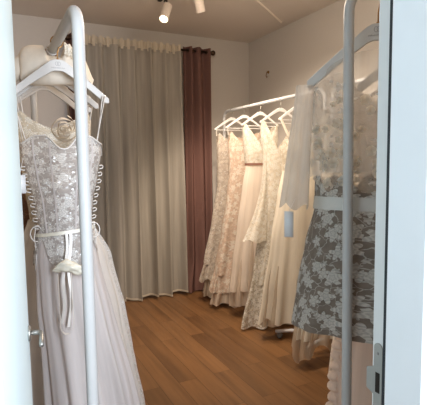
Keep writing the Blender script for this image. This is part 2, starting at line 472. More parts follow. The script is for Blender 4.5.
# ------------------------------------------------------------------ curtains
def wave_sheet(x0, x1, y, z0, z1, amp, wl, seed, nz=40, top_amp=.6, flare=0.0, hem=.0):
    rnd = random.Random(seed); ph = [rnd.uniform(0, 6.28) for _ in range(6)]
    nx = int((x1 - x0) / wl * 18)
    def f(u, v):
        z = lerp(z1, z0, v); x = lerp(x0, x1, u)
        s = x / wl * 2 * pi
        a = amp * lerp(top_amp, 1, sstep(v * 1.5))
        yy = a * (sin(s + ph[0] + .5 * sin(s * .31 + ph[3] + v * .4)) + .35 * sin(s * 2.1 + ph[1] + v * .5) + .3 * sin(s * .43 + ph[2] + v))
        xx = x + .35 * a * cos(s + ph[4]) + flare * v * v * (u - .5)
        zz = z + hem * sin(s * .5 + ph[5]) * v ** 6
        return (xx, y + yy, zz), (x * 1.6, z)
    return nx, nz, f

sc = thing('sheer_curtain', 'off-white sheer curtain with gathered pleats in front of the window', 'curtain', (1.47, 4.60, 0))
mb = MB(); nx, nz, f = wave_sheet(.90 - 1.47, 1.93 - 1.47, 0, .025, 2.70, .056, .175, 3, 40, .55, .02, .015); mb.grid(nx, nz, f)
mb.build('drape', M['sheer'], sc)
mb = MB(); mb.grid(120, 3, lambda u, v: ((lerp(-.57, .46, u), .018 * sin(u * 16 * 2 * pi), lerp(2.762, 2.69, v)), (u * 3, v * .07))); mb.build('heading_tape', M['tape'], sc)
for k in range(15):
    x = lerp(-.55, .44, k / 14)
    mb = MB()
    mb.grid(4, 6, lambda u, v: ((x + (u - .5) * .028, -.022 + .006 * sin(v * 3.1), lerp(2.772, 2.665, v)), (u * .03, v * .1)))
    mb.build('pleat_tab', M['tape'], sc)
hm = MB(); nx, nz, f2 = wave_sheet(.90 - 1.47, 1.93 - 1.47, 0, .025, 2.70, .056, .175, 3, 40, .55, .02, .015)
path = [f2(i / nx, 1.0)[0] for i in range(nx + 1)]
hm.ribbon([(p[0], p[1] - .003, p[2] + .012) for p in path], .022, (0, 0, 1)); hm.build('hem', M['tape'], sc)

rod = thing('curtain_rod', 'dark bronze curtain rod with ball finial under the ceiling', 'curtain rod', (1.5, 4.655, 2.738))
mb = MB(); mb.tube([(-.70, 0, 0), (.80, 0, 0)], .011, 16); mb.build('pole', M['bronze'], rod)
for sx in (-.71, .81):
    mb = MB(); s = 1 if sx > 0 else -1
    mb.lathe((sx, 0, 0), [(.012, 0), (.018, .005), (.013, .012), (.024, .024), (.030, .04), (.026, .056), (.012, .066), (0, .068)], 18, (s, 0, 0)); mb.build('finial', M['bronze'], rod)
for x in (-.66, .64):
    mb = MB(); mb.tube([(x, 0, -.012), (x, .08, -.012), (x, .157, -.012)], .007, 10); mb.lathe((x, .152, -.012), [(0, 0), (.025, 0), (.025, .01), (0, .01)], 16, (0, 1, 0)); mb.build('bracket', M['bronze'], rod)

def mauve_curtain(name, label, cx, halfw, seed, folds, train):
    t = thing(name, label, 'curtain', (cx, 4.655, 0))
    mb = MB(); rnd = random.Random(seed); ph = rnd.uniform(0, 6)
    nx = folds * 20
    def f(u, v):
        z = lerp(2.78, .012, v); s = u * folds * 2 * pi
        wv = lerp(1, 1.06, v)
        x = (u - .5) * 2 * halfw * wv + .012 * sin(s * .5 + v * 2)
        a = .042 * (1 + .15 * sin(3 * v + ph))
        y = a * sin(s + ph * 0 + .25 * sin(v * 2.2 + u * 3))
        if train:                                   # corner of the hem kicked out over the floor
            k = sstep((v - .86) / .14)
            x -= k * .10 * (1 - u) - k * .05 * u; y -= k * .07 * (.4 + u); z += k * .02 * sin(s * .7)
        return (x, y, max(z, .01)), (u * halfw * 4, z)
    mb.grid(nx, 50, f); mb.build('drape', M['mauve'], t)
    for k in range(folds * 2):
        u = (k + .5) / (folds * 2); x = (u - .5) * 2 * halfw
        x = (k / (folds * 2) - .5) * 2 * halfw
        if k == 0: continue
        mb = MB(); mb.tube([(x + .006 * 0, .021 * cos(2 * pi * q / 16), 2.738 + .021 * sin(2 * pi * q / 16)) for q in range(16)], .004, 8, True)
        mb.build('eyelet', M['bronze'], t)
    return t
mauve_curtain('drape_curtain', 'mauve brown eyelet curtain at the right end of the rod', 2.15, .17, 5, 3, True)
mauve_curtain('drape_curtain', 'mauve brown eyelet curtain at the left of the sheer, behind the white pole', .80, .062, 8, 2, False)

# ------------------------------------------------------------------ lights on the ceiling track
tr = thing('track_light', 'ceiling track light with white cylinder spot heads', 'track light', (1.43, 3.35, ZC))
mb = MB(); mb.box(-.016, .016, -.55, .53, -.022, 0); mb.box(.03, .042, -.2, .50, -.03, -.018); mb.build('track', M['black'], tr, False)
def spot_head(base, aim, length, label=None):
    base = Vector(base); aim = Vector(aim).normalized()
    mb = MB(); R = .039
    mb.lathe(base - aim * .02, [(0, 0), (.026, 0), (R, .012), (R, length), (R - .004, length + .002), (R - .005, length - .012), (0, length - .012)], 28, aim)
    hd = mb.build('spot_head', M['lamp'], tr, True, 35)
    mb = MB(); mb.lathe(base + aim * (length - .03), [(0, 0), (R - .007, 0), (R - .007, .002), (0, .003)], 24, aim); mb.build('bulb', M['bulb'], hd)
    mb = MB(); top = Vector((0, base.y, -.02))
    mb.tube([top, (base.x * .5, base.y, -.045), base + aim * .03 - Vector((0, 0, 0))], .008, 10); mb.box(-.018, .018, base.y - .05, base.y + .05, -.036, -.022); mb.build('arm', M['black'], hd)
    return base + aim * (length + .02), aim, hd
h1, a1, hd1 = spot_head((.012, .36, -.115), (-.08, -.085, -.165), .18)
h2, a2, hd2 = spot_head((.11, -.02, -.085), (.30, .22, -.80), .19)

# ------------------------------------------------------------------ racks
def arc(c, r, a0, a1, n, pl):
    out = []
    for k in range(n + 1):
        a = lerp(a0, a1, k / n); x, z = c[0] + r * cos(a), c[1] + r * sin(a)
        out.append(pl(x, z))
    return out
RH = 2.05
def make_rack(label, loc, rz, L, R=.018, cr=.09, foot=.24, footarch=.05, lean=0.0, splay=0.0, mat='rack'):
    t = thing('garment_rack', label, 'clothes rack', loc, rz)
    pl = lambda x, z: (x, 0, z)
    path = [(lean, 0, .085), (lean * .75, 0, .6), (lean * .4, 0, 1.3)] + arc((cr, RH - cr), cr, pi, pi / 2, 10, pl) + arc((L - cr, RH - cr), cr, pi / 2, 0, 10, pl) + [(L, 0, 1.3), (L, 0, .6), (L, 0, .085)]
    mb = MB(); mb.tube(path, R, 18); mb.build('frame', M[mat], t)
    for x in (0, L):
        sp_ = splay if x == 0 else 0
        mb = MB()
        mb.tube([(x + sp_ * abs(q / 10 - 1), foot * (q / 10 - 1), .055 + footarch * (1 - abs(q / 10 - 1) ** 2)) for q in range(21)], R * .9, 14)
        ft = mb.build('foot', M[mat], t)
        for s in (-1, 1):
            mb = MB(); mb.lathe((x + sp_ * .92 - .012, s * (foot - .02), .026), [(0, 0), (.02, 0), (.026, .004), (.026, .02), (.02, .024), (0, .024)], 18, (1, 0, 0))
            mb.tube([(x + sp_ * .92, s * (foot - .02), .03), (x + sp_ * .92, s * (foot - .02), .065)], .007, 8); mb.build('caster', M['caster'], ft)
    return t
make_rack('white tube garment rack close on the left, its pole beside the open door', (.302, 1.64, 0), pi / 2, 1.75, .022, mat='rack_grey')
make_rack('white tube garment rack close on the right, its pole in front of the short dress', (1.037, 1.10, 0), 0, 1.15, .0165, lean=.016, mat='rack_grey')
make_rack('white tube garment rack along the right wall, the far one beside the mauve curtain', (2.35, 2.74, 0), pi / 2, 1.66, .016, .08, splay=.32)
make_rack('white tube garment rack along the right wall, seen behind the sheer sleeve', (2.35, 1.50, 0), pi / 2, 1.15, .016, .08)

# ------------------------------------------------------------------ hangers
def make_hanger(label, hw, drop, arm, thick=.014, bar=False, hook='brass', emblem=False, group=None, gap=.078, rail=.022, taper=.9, ring=.0045, mat='hanger_grey'):
    """origin: top of the wooden body; local x = arm direction, local -y = front; rail is .08 above"""
    t = thing('clothes_hanger', label, 'hanger', (0, 0, 0), 0, group)
    up = []; lo = []
    n = 14
    for k in range(n + 1):
        s = k / n; x = hw * s
        zc = -drop * (s ** 1.12) if s > 0 else 0
        zc = -drop * max(0, (s - .10) / .90) ** 1.05
        w = lerp(arm * 1.3, arm * taper, sstep(s * 1.6))
        if s > .93: w *= lerp(1, .6, (s - .93) / .07)
        up.append((x, zc)); lo.append((x * lerp(.9, 1, s), zc - w))
    outline = [(-x, z) for x, z in reversed(up)] + up[1:] + list(reversed(lo)) + [(-x, z) for x, z in lo[1:]]
    # strip mesh: pairs upper/lower
    mb = MB()
    U = [(-x, z) for x, z in reversed(up)] + up[1:]; Lw = [(-x, z) for x, z in reversed(lo)] + lo[1:]
    vs = []; m = len(U)
    for y in (-thick / 2, thick / 2):
        for a, b in zip(U, Lw): vs += [(a[0], y, a[1]), (b[0], y, b[1])]
    fs = []
    o2 = 2 * m
    for i in range(m - 1):
        a = 2 * i
        fs += [(a, a + 1, a + 3, a + 2), (o2 + a, o2 + a + 2, o2 + a + 3, o2 + a + 1), (a, a + 2, o2 + a + 2, o2 + a), (a + 1, o2 + a + 1, o2 + a + 3, a + 3)]
    fs += [(0, o2, o2 + 1, 1), (2 * m - 2, 2 * m - 1, o2 + 2 * m - 1, o2 + 2 * m - 2)]
    mb.add(vs, fs)
    if bar: mb.tube([(-hw * .93, 0, -drop - arm * .45), (hw * .93, 0, -drop - arm * .45)], .0045, 10)
    b = bevel(mb.build('hanger_body', M[mat], t, False), .003)
    mb = MB()
    rr = rail + ring; cz = gap + rail + .0040 - rr
    pts = [(0, 0, -.01), (0, 0, (cz - rr) * .5), (.006, 0, cz - rr * .95)]
    for k in range(14):
        a = radians(-60) + radians(250) * k / 13
        pts.append((rr * cos(a), 0, cz + rr * sin(a)))
    mb.tube(pts, .0026, 8); mb.lathe((0, 0, -.001), [(.006, 0), (.006, .004), (.0035, .006)], 12)
    mb.build('hook', M[hook], t)
    if emblem:
        mb = MB(); y = -thick / 2 - .0008
        for s in (-1, 1):
            mb.tube([(s * .0045 + .0065 * cos(2 * pi * q / 18), y, -.020 + .0085 * sin(2 * pi * q / 18)) for q in range(18)], .0007, 6, True)
        x = -.028
        rnd = random.Random(3)
        while x < .028:
            w = rnd.uniform(.0025, .0045); hh = rnd.choice((.0035, .0035, .005))
            mb.box(x, x + .0012, y - .0004, y, -.041, -.041 + hh); mb.box(x, x + w - .001, y - .0004, y, -.041 + hh - .001, -.041 + hh)
            x += w + .0012
        e = mb.build('emblem', M['mark'], b)
    return t
H_big = make_hanger('white wooden hanger at the front of the left rack, carrying the silver lace gown', .225, .165, .040, .014, False, 'brass', True)
HZb = RH - .018 + .0

# ------------------------------------------------------------------ gown geometry
def rings(prof, z):
    """prof: list of (z,a,b) from top to bottom -> interpolated half width, half depth"""
    if z >= prof[0][0]: return prof[0][1], prof[0][2]
    for (za, a0, b0), (zb, a1, b1) in zip(prof, prof[1:]):
        if z >= zb:
            t = (za - z) / (za - zb); t2 = sstep(t) * .5 + t * .5
            return lerp(a0, a1, t2), lerp(b0, b1, t2)
    return prof[-1][1], prof[-1][2]

def shell(prof, top, bot, nth=112, nz=40, folds=0, amp=0.0, seed=0, zfold=None, shift=None, sq=2.4, uvs=1.0, pw=1.3, scallop=0.0, nsc=18, droop=0.0):
    """closed garment surface; top/bot: height or f(theta); folds grow below zfold down to the hem"""
    rnd = random.Random(seed); ph = [rnd.uniform(0, 6.28) for _ in range(8)]
    ftop = top if callable(top) else (lambda th: top)
    fbot = bot if callable(bot) else (lambda th: bot)
    zmin = min(fbot(2 * pi * k / 24) for k in range(24))
    zf = prof[0][0] if zfold is None else zfold
    mb = MB()
    def f(u, v):
        th = 2 * pi * u
        z0 = fbot(th) + (scallop * abs(sin(th * nsc / 2)) if scallop else 0)
        z = lerp(ftop(th), z0, v)
        a, b = rings(prof, z)
        c, s = cos(th), sin(th)
        x = a * math_sp(c, sq); y = b * math_sp(s, sq)
        if folds:
            t = max(0, min(1, (zf - z) / max(.01, zf - zmin)))
            k = amp * t ** pw
            w = sin(folds * th + ph[0] + .6 * sin(2 * th + ph[1])) + .5 * sin(folds * 1.73 * th // 1 * 0 + round(folds * 1.7) * th + ph[2]) + .35 * sin(round(folds * .55) * th + ph[3] + t * 1.2)
            kk = k * w * .55
            nx_, ny_ = c / max(a, .05), s / max(b, .05); nn = sqrt(nx_ * nx_ + ny_ * ny_) + 1e-6
            x += kk * nx_ / nn; y += kk * ny_ / nn * .8
            z += droop * t ** 4 * sin(folds * th + ph[4])
        if shift:
            sx, sy = shift(z); x += sx; y += sy
        return (x, y, z), (th / (2 * pi) * (2.2 * (prof[len(prof) // 2][1] + prof[len(prof) // 2][2]) * 1.5) * uvs, z * uvs)
    mb.grid(nth, nz, f)
    return mb
def math_sp(c, p):
    return (abs(c) ** (2 / p)) * (1 if c >= 0 else -1)

def neck(kind, zs, depth, w=.5, zback=None):
    """neckline height by angle; front is theta = -90 deg (local -y)"""
    def f(th):
        c, s = cos(th), sin(th); x = abs(c)
        front = s < 0
        if kind == 'v':
            d = depth if front else (zs - zback if zback else depth * .6)
            return zs - d * max(0, 1 - x / .80) ** .9 - .03 * sstep((x - .86) / .14)
        if kind == 'sweet':
            if front: return zs - depth * (1 - sstep(abs(x - 0) / .35)) - .035 * sstep((x - .55) / .45) + .0
            return zs - depth * 1.1 - .02
        if kind == 'round':
            d = depth if front else depth * .5
            return zs - d * max(0, 1 - (x / .75) ** 2) if x < .75 else zs - .10 * sstep((x - .8) / .2)
        return zs
    return f

def strap(p0, p1, r=.003, sag=0.0, flat=1.0):
    mb = MB(); p0, p1 = Vector(p0), Vector(p1)
    mb.tube([p0.lerp(p1, k / 8) + Vector((0, -sag * sin(pi * k / 8), 0)) for k in range(9)], r, 8, False, 0, flat)
    return mb
def belt_band(prof, z, h, out=.004, tilt=0.0, nth=72):
    mb = MB()
    def f(u, v):
        th = 2 * pi * u; zz = z + lerp(h / 2, -h / 2, v)
        a, b = rings(prof, zz)
        return ((a + out) * math_sp(cos(th), 2.4), (b + out) * math_sp(sin(th), 2.4), zz + tilt * cos(th)), (th * .2, zz)
    mb.grid(nth, 4, f); return mb

def sleeve(p0, p1, r0, r1, folds=5, amp=.01, seed=0, n=26, flat=.55, fdir=(0, 1, 0), cut=0.0, pw=1.3, bow=0.0):
    """open hanging sleeve from p0 down to p1"""
    p0, p1 = Vector(p0), Vector(p1); d = (p1 - p0).normalized()
    e2 = Vector(fdir); e2 = (e2 - d * e2.dot(d)).normalized(); e1 = d.cross(e2)
    rnd = random.Random(seed); ph = rnd.uniform(0, 6)
    mb = MB(); L = (p1 - p0).length
    def f(u, v):
        th = 2 * pi * u; r = lerp(r0, r1, v ** pw) + amp * v * sin(folds * th + ph)
        p = p0 + Vector((-bow * sin(pi * v), 0, 0)) + d * (L * v) + e1 * (r * cos(th)) + e2 * (r * flat * sin(th)) + Vector((0, 0, cut * v * cos(th) + .012 * v ** 8 * sin(4 * th + ph)))
        return tuple(p), (th * .08, L * v)
    mb.grid(48, n, f); return mb

# ================================================================== LEFT RACK (rail along +Y at x = .29)
def put_hanger(src, label, x, y, rz, first=False, group=None, dz=0):
    t = src if first else copy_tree(src)
    t.location = (x, y, HZb - .06 - dz); t.rotation_euler = (0, 0, rz); t['label'] = label
    if group: t['group'] = group
    return t
HTOP = HZb - .06                     # 1.972
put_hanger(H_big, 'white wooden hanger at the front of the left rack, carrying the silver lace gown', .302, 2.16, radians(-2), True)
put_hanger(H_big, 'white wooden hanger on the left rack, second behind the silver lace gown', .302, 2.37, radians(3))
put_hanger(H_big, 'white wooden hanger on the left rack, third in the row, above the nude gown', .302, 2.57, radians(-1))
put_hanger(H_big, 'white wooden hanger furthest back on the left rack, its tip near the sheer curtain', .302, 2.74, radians(2))

# --- silver lace gown in front
g = thing('bridal_gown', 'silver grey lace gown with laced sides and satin ribbon, front of the left rack', 'gown', (.30, 2.15, 0), radians(-2))
BP = [(1.64, .176, .075), (1.55, .177, .10), (1.45, .158, .09), (1.32, .130, .078), (1.20, .118, .075)]
shell(BP, neck('sweet', 1.625, .06), 1.17, 120, 36).build('bodice', M['silver_lace'], g)
SP = [(1.20, .122, .074), (1.05, .142, .09), (.8, .165, .10), (.35, .20, .11), (.04, .23, .12)]
SHF = lambda z: (.10 * sstep((1.2 - z) / 1.1), -.02 * sstep((1.2 - z) / .6))
shell(SP, 1.20, .03, 160, 44, 13, .04, 4, 1.2, SHF, 2.2).build('skirt', M['silver_tulle'], g)
NK = neck('sweet', 1.625, .06)
def on_bodice(th, z, out=.004):
    a, b = rings(BP, z); return ((a + out) * math_sp(cos(th), 2.4), (b + out) * math_sp(sin(th), 2.4), z)
for d in (-40, -15, 15, 40):
    mb = MB(); th = radians(-90 + d)
    mb.ribbon([on_bodice(th, lerp(NK(th) - .01, 1.19, q / 24)) for q in range(25)], .008, (1, -.2 * d / 40, 0)); mb.build('boning', M['cord'] if False else M['silver_tulle'], g)
mb = MB()
mb.tube([on_bodice(2 * pi * q / 120, NK(2 * pi * q / 120)) for q in range(120)], .004, 6, True); mb.build('neckline_trim', M['cord'], g)
# lace panels running down over the skirt
PP = [(z, a + .006, b + .008) for z, a, b in SP]
shell(PP, 1.19, lambda th: 1.12 + .045 * sin(7 * th) + .03 * sin(3 * th + 1) - .12 * (max(0, -sin(th)) ** 10), 120, 14).build('lace_peplum', M['silver_lace'], g)
belt_band(BP + [(1.1, .14, .09)], 1.195, .016, .014, .012).build('waist_ribbon', M['champagne_satin'], g)
for s in (-1, 1):
    for k in (0, 1):
        strap((s * (.205 - .012 * k), -.012, HTOP - .155), (s * (.150 + .012 * k), -.055 + .05 * k, 1.60), .0024).build('strap', M['cord'], g)
    mb = MB(); path = []
    for k in range(9):
        z = 1.49 - .033 * k; a, b = rings(BP, z)
        mb.tube([(s * (a - .006), -.045, z), (s * (a + .008), -.035, z + .003), (s * (a + .015), -.03, z - .003), (s * (a + .011), -.03, z - .012), (s * (a - .004), -.04, z - .014)], .0028, 6)
        path.append((s * (a + .006), -.035, z))
    p = path[-1]
    mb.tube([(p[0] + s * .026 * sin(q / 12 * 2 * pi), p[1] - .006, p[2] - .035 + .035 * cos(q / 12 * 2 * pi)) for q in range(12)], .0026, 6, True)
    mb.tube([p, (p[0] + s * .01, p[1], p[2] - .05), (p[0] + s * .004, p[1], p[2] - .13), (p[0] + s * .012, p[1], p[2] - .20)], .0026, 6)
    mb.build('side_lacing', M['cord'], g)
mb = MB()
for k, (x0, x1, zb) in enumerate(((-.005, -.045, .80), (.008, -.012, .78))):
    mb2 = MB(); mb2.ribbon([(lerp(x0, x1, q / 16) + .006 * sin(q * .6 + k), -.10 - .045 * sstep(q / 9) - .004 * sin(q * .8), lerp(1.19, zb, q / 16)) for q in range(17)], .012, (1, -.1 + .2 * k, 0))
    mb2.build('ribbon_tail', M['cord'], g)
mb = MB()
lp = []
for q in range(25):
    a = pi * q / 24; lp.append((-.025 - .028 * cos(a), -.162, .80 - .045 * sin(a)))
lp = [(-.053, -.14, 1.02)] + [(-.053, -.155, .9)] + lp + [(.003, -.155, .9), (.003, -.14, 1.02)]
mb.ribbon(lp, .010, (.6, 1, .2)); mb.build('ribbon_loop', M['cord'], g)
mb = MB()
def knot(u, v):
    x = lerp(-.075, .075, u); th = 2 * pi * v
    r = .026 * (sin(pi * min(max(u, .02), .98)) ** .6) * (1 + .22 * sin(3 * th + 9 * u) + .12 * sin(5 * th - 14 * u))
    if u > .78: r *= 1 + 1.2 * (u - .78) / .22
    return (x, -.158 + r * .7 * cos(th), 1.045 + .012 * sin(u * 5) + r * sin(th)), (u, v)
mb.grid(40, 24, knot); mb.build('knotted_sash', M['champagne_satin'], g)
mb = MB(); mb.box(-.205, -.160, -.05, -.048, 1.375, 1.455); mb.tube([(-.182, -.049, 1.455), (-.165, -.04, 1.53)], .001, 6); mb.build('paper_tag', M['paper'], g)

# --- cream floral lace gown with rosette
g = thing('bridal_gown', 'ivory gown with cream rosette bodice and wide white tulle skirt, behind the silver gown', 'gown', (.31, 2.43, 0), radians(3))
BP = [(1.78, .19, .05), (1.62, .178, .085), (1.45, .165, .085), (1.22, .14, .08)]
shell(BP, neck('v', 1.76, .12), 1.20, 120, 34).build('bodice', M['cream_lace'], g)
SP = [(1.22, .15, .07), (1.0, .25, .07), (.7, .32, .075), (.35, .375, .08), (.05, .43, .085)]
shell(SP, 1.22, .03, 180, 44, 15, .03, 9, 1.2, None, 2.1).build('skirt', M['white_tulle'], g)
mb = MB()
for s in (-1, 1):                      # scalloped lace edge down both sides of the overskirt
    pth = []
    for q in range(61):
        z = lerp(1.15, .05, q / 60); a, b = rings(SP, z); pth.append((s * (a + .000 + .007 * abs(sin(q * .16))), -.02, z))
    mb.ribbon(pth, .022, (1, -.3, 0))
mb.build('lace_edging', M['white_lace'], g)
mb = MB()
def rosette(u, v):                     # spiral of folded fabric
    a = u * 3.2 * 2 * pi; r = .010 + .058 * u
    return ((r + .006 * sin(a * 2.5)) * cos(a) + .028, -.095 - .035 * (1 - u) * (1 - .2 * v) + .022 * (v - .5) - .004 * sin(a * 3), 1.675 + (r + .012 * (v - .5)) * sin(a)), (u, v * .04)
mb.grid(120, 4, rosette); mb.build('rosette', M['plush'], g)
for s in (-1, 1):
    for k in (0, 1, 2): strap((s * (.20 - .02 * k), -.01, HTOP - .14 + .01 * k), (s * (.176 - .016 * k), -.03, 1.73 - .02 * k), .003).build('strap', M['cord'], g)

# --- nude gown
g = thing('bridal_gown', 'nude brown net gown at the left, between the open door and the silver lace gown', 'gown', (.27, 2.61, 0), radians(-1))
BP = [(1.76, .19, .05), (1.6, .185, .07), (1.3, .16, .07)]
shell(BP, neck('v', 1.74, .14), 1.24, 96, 28).build('bodice', M['nude_net'], g)
SP = [(1.26, .165, .05), (.9, .22, .05), (.05, .30, .055)]
shell(SP, 1.26, .03, 120, 34, 9, .02, 12, 1.2).build('skirt', M['nude_net'], g)
for s in (-1, 1): strap((s * .19, 0, HTOP - .155), (s * .172, -.01, 1.72), .004).build('strap', M['cord'], g)
mb = MB(); mb.ribbon([(-.19 - .02 * sin(q * .5), -.05, lerp(1.4, .98, q / 20)) for q in range(21)], .018, (1, 0, 0)); mb.build('lace_trim', M['cream_lace'], g)

# --- white tulle gown furthest back
g = thing('bridal_gown', 'white lace gown furthest back on the left rack, its strap tips nearest the sheer curtain', 'gown', (.31, 2.78, 0), radians(2))
BP = [(1.7, .17, .06), (1.5, .165, .08), (1.25, .135, .07)]
shell(BP, neck('sweet', 1.64, .05), 1.22, 96, 28).build('bodice', M['cream_lace'], g)
SP = [(1.24, .14, .07), (.9, .25, .08), (.05, .42, .06)]
shell(SP, 1.24, .03, 140, 34, 12, .02, 22, 1.2).build('skirt', M['white_tulle'], g)
for s in (-1, 1):
    for k in (0, 1): strap((s * (.20 - .015 * k), 0, HTOP - .155), (s * (.155 + .005 * k), -.04 + .06 * k, 1.61), .0026).build('strap', M['cord'], g)

# --- cream bolero draped over the rail
g = thing('bolero_jacket', 'cream plush bolero jacket hung from the left rail behind the front hanger', 'jacket', (.29, 2.28, 1.80), 0)
mb = MB()
def bol(u, v):
    th = pi * u
    x = -.142 * cos(th); top = .10 + .165 * (max(0, sin(th)) ** .45) + .010 * sin(8 * u + 1) - .012 * max(0, u - .5)
    top = min(top, .213 + 3.0 * max(0, abs(x - .012) - .030))
    ph = 2 * pi * v
    depth = (.070 + .010 * sin(7 * u)) * (.55 + .45 * max(0, sin(th)) ** .5)
    z0 = .075; zc = (z0 + top) / 2; hz = (top - z0) / 2
    return (x * (1 + .05 * sin(ph)), depth * cos(ph), zc + hz * sin(ph) + .005 * sin(3 * ph + 9 * u)), (u * .5, v * .5)
mb.grid(64, 40, bol); mb.build('body', M['plush'], g)
sleeve((-.098, 0, .185), (-.200, -.01, .095), .046, .038, 5, .003, 3, 14, .95).build('sleeve', M['plush'], g)
sleeve((.105, 0, .205), (.155, -.01, .085), .050, .040, 5, .003, 3, 14, .95).build('sleeve', M['plush'], g)
mb = MB(); mb.grid(40, 6, lambda u, v: ((.02 + .11 * u), -.074 + .006 * sin(u * 20), .20 - .05 * v + .04 * sin(pi * u) + .006 * sin(u * 26)), ) if False else mb.grid(40, 6, lambda u, v: ((.05 + .09 * u, -.070 - .012 * sin(pi * v) + .004 * sin(u * 22), .262 - .075 * u * u - .055 * v + .004 * sin(u * 26)), (u * .13, v * .05)))
mb.build('lace_collar', M['cream_lace'], g)
mb = MB(); mb.tube([(.012 + .0265 * cos(2 * pi * q / 20), .03, .2515 + .0265 * sin(2 * pi * q / 20)) for q in range(20)], .0025, 8, True); mb.tube([(.012, .03, .225), (.012, .03, .19)], .0025, 8); mb.build('hanging_loop', M['cord'], g)

# ================================================================== RIGHT FRONT RACK (rail along +X at y = 1.10)
RZ = atan2(.8, -.6) - pi         # local +x -> (.6,-.8); local -x -> (-.6,.8); local -y -> (-.8,-.6)
H_low = make_hanger('', .235, .165, .042, .014, False, 'brass', True, gap=.105, rail=.0165, ring=.012)
put_hanger(H_low, 'white wooden hanger on the right front rack, carrying the short taupe lace dress', 1.163, 1.10, RZ, True, None, .027)
g = thing('lace_dress', 'short taupe dress with pale flower lace, satin belt and sheer sleeve, right front rack', 'dress', (1.165, 1.125, .86), RZ)
zo = -.86
BPw = [(1.83, .20, .035), (1.70, .20, .055), (1.55, .195, .066), (1.37, .185, .064), (1.33, .188, .066)]
def loc(pr, dz=zo): return [(z + dz, a, b) for z, a, b in pr]
shell(loc(BPw), lambda th: (1.80 - .06 * abs(cos(th)) ** 3 if True else 0) + zo - .10 * (1 - min(1, abs(cos(th)) / .4)), 1.35 + zo, 120, 34).build('bodice', M['illusion'], g)
SPs = [(1.34, .188, .066), (1.2, .222, .074), (1.05, .248, .078), (.86, .270, .080)]
shell(loc(SPs), 1.34 + zo, .885 + zo, 160, 34, 7, .014, 6, 1.3 + zo).build('skirt', M['grey_lace'], g)
belt_band(loc(BPw), 1.352 + zo, .045, .006).build('belt', M['grey_satin'], g)
shell(loc([(1.44, .19, .069), (1.36, .188, .069)]), lambda th: 1.42 + .03 * sin(9 * th) + zo, 1.36 + zo, 120, 8).build('lace_underlay', M['grey_lace'], g)
# flowers of petals sewn on the bodice
rnd = random.Random(12)
for k in range(98):
    mb = MB()
    z = rnd.uniform(1.42, 1.72); th = rnd.uniform(pi * 1.02, pi * 1.98)
    if z > 1.62 and abs(cos(th)) > .55: continue
    a, b = rings(BPw, z); c = Vector(((a + .004) * math_sp(cos(th), 2.4), (b + .004) * math_sp(sin(th), 2.4), z + zo))
    nrm = Vector((cos(th) / a, sin(th) / b, .2)).normalized(); q = Vector((0, 0, 1)).rotation_difference(nrm)
    R = rnd.uniform(.008, .020); a0 = rnd.uniform(0, 6)
    for p in range(5):
        an = a0 + p * 2 * pi / 5
        vs = []
        for (rr, w, hh) in ((0, .15, 0), (.45, .5, .25), (.8, .55, .4), (1.0, .25, .35)):
            for s in (-1, 0, 1):
                vs.append(c + q @ Vector((R * (rr * cos(an) - s * w * .95 * sin(an)), R * (rr * sin(an) + s * w * .95 * cos(an)), R * (hh * (1 + .5 * sin(3 * an)) - .16 * (s == 0) + .12 * s))))
        fs = [(3 * i + j, 3 * i + j + 1, 3 * i + j + 4, 3 * i + j + 3) for i in range(3) for j in range(2)]
        mb.add(vs, fs)
    mb.build('flower_applique', M['petal'], g)
# sheer sleeves hanging from the shoulders
sleeve((-.222, -.01, 1.765 + zo), (-.258, -.02, 1.335 + zo), .034, .050, 5, .008, 5, 30, .8, (0, 1, 0)).build('sleeve', M['veil'], g)
sleeve((.222, -.01, 1.765 + zo), (.265, -.02, 1.345 + zo), .022, .042, 5, .008, 6, 30, .8, (0, 1, 0)).build('sleeve', M['veil'], g)
# shoulder cape of sheer tulle
mb = MB()
def cape(u, v):
    th = pi * (1 + u); z = lerp(1.86, 1.46, v) - .04 * abs(cos(th)) ** 4
    a = .225 + .01 * v; b = .03 + .045 * v
    w = .006 * v * sin(22 * u * pi)
    return ((a + w) * cos(th), (b + w) * sin(th), z - .09 * (1 - v) * (abs(cos(th)) ** 2) + zo), (u * .5, z)
mb.grid(64, 16, cape); mb.build('cape', M['cape'], g)
mb = MB(); mb.box(-.268, -.236, -.115, -.113, 1.235 + zo, 1.325 + zo); mb.tube([(-.252, -.114, 1.325 + zo), (-.235, -.09, 1.37 + zo)], .001, 6); mb.build('paper_tag', M['paper'], g)

put_hanger(H_low, 'white wooden hanger on the right front rack behind the short lace dress', 1.40, 1.10, RZ, False, None, .027)
g = thing('bridal_gown', 'long pale salmon tulle gown hanging behind the short lace dress', 'gown', (1.385, 1.17, 0), RZ + .05)
BP = [(1.78, .19, .04), (1.6, .18, .07), (1.3, .15, .07)]
shell(BP, neck('v', 1.76, .15), 1.26, 96, 28).build('bodice', M['blush_tulle'], g)
SP = [(1.28, .16, .055), (1.0, .19, .058), (.6, .235, .06), (.03, .29, .062)]
shell(SP, 1.28, .02, 150, 40, 12, .022, 31, 1.2).build('skirt', M['salmon_tulle'], g)
mb = MB()
mb.ribbon([(-(rings(SP, z)[0] + .012 + .007 * sin(q * 1.1) + .004 * sin(q * .37)), -.01 + .012 * cos(q * 1.1), z) for q, z in enumerate([lerp(.9, .03, k / 110) for k in range(111)])], .04, (1, -.4, .1))
mb.build('ruffle_edge', M['salmon_tulle'], g)
for s in (-1, 1): strap((s * .19, 0, HTOP - .15), (s * .172, 0, 1.74), .004).build('strap', M['cord'], g)

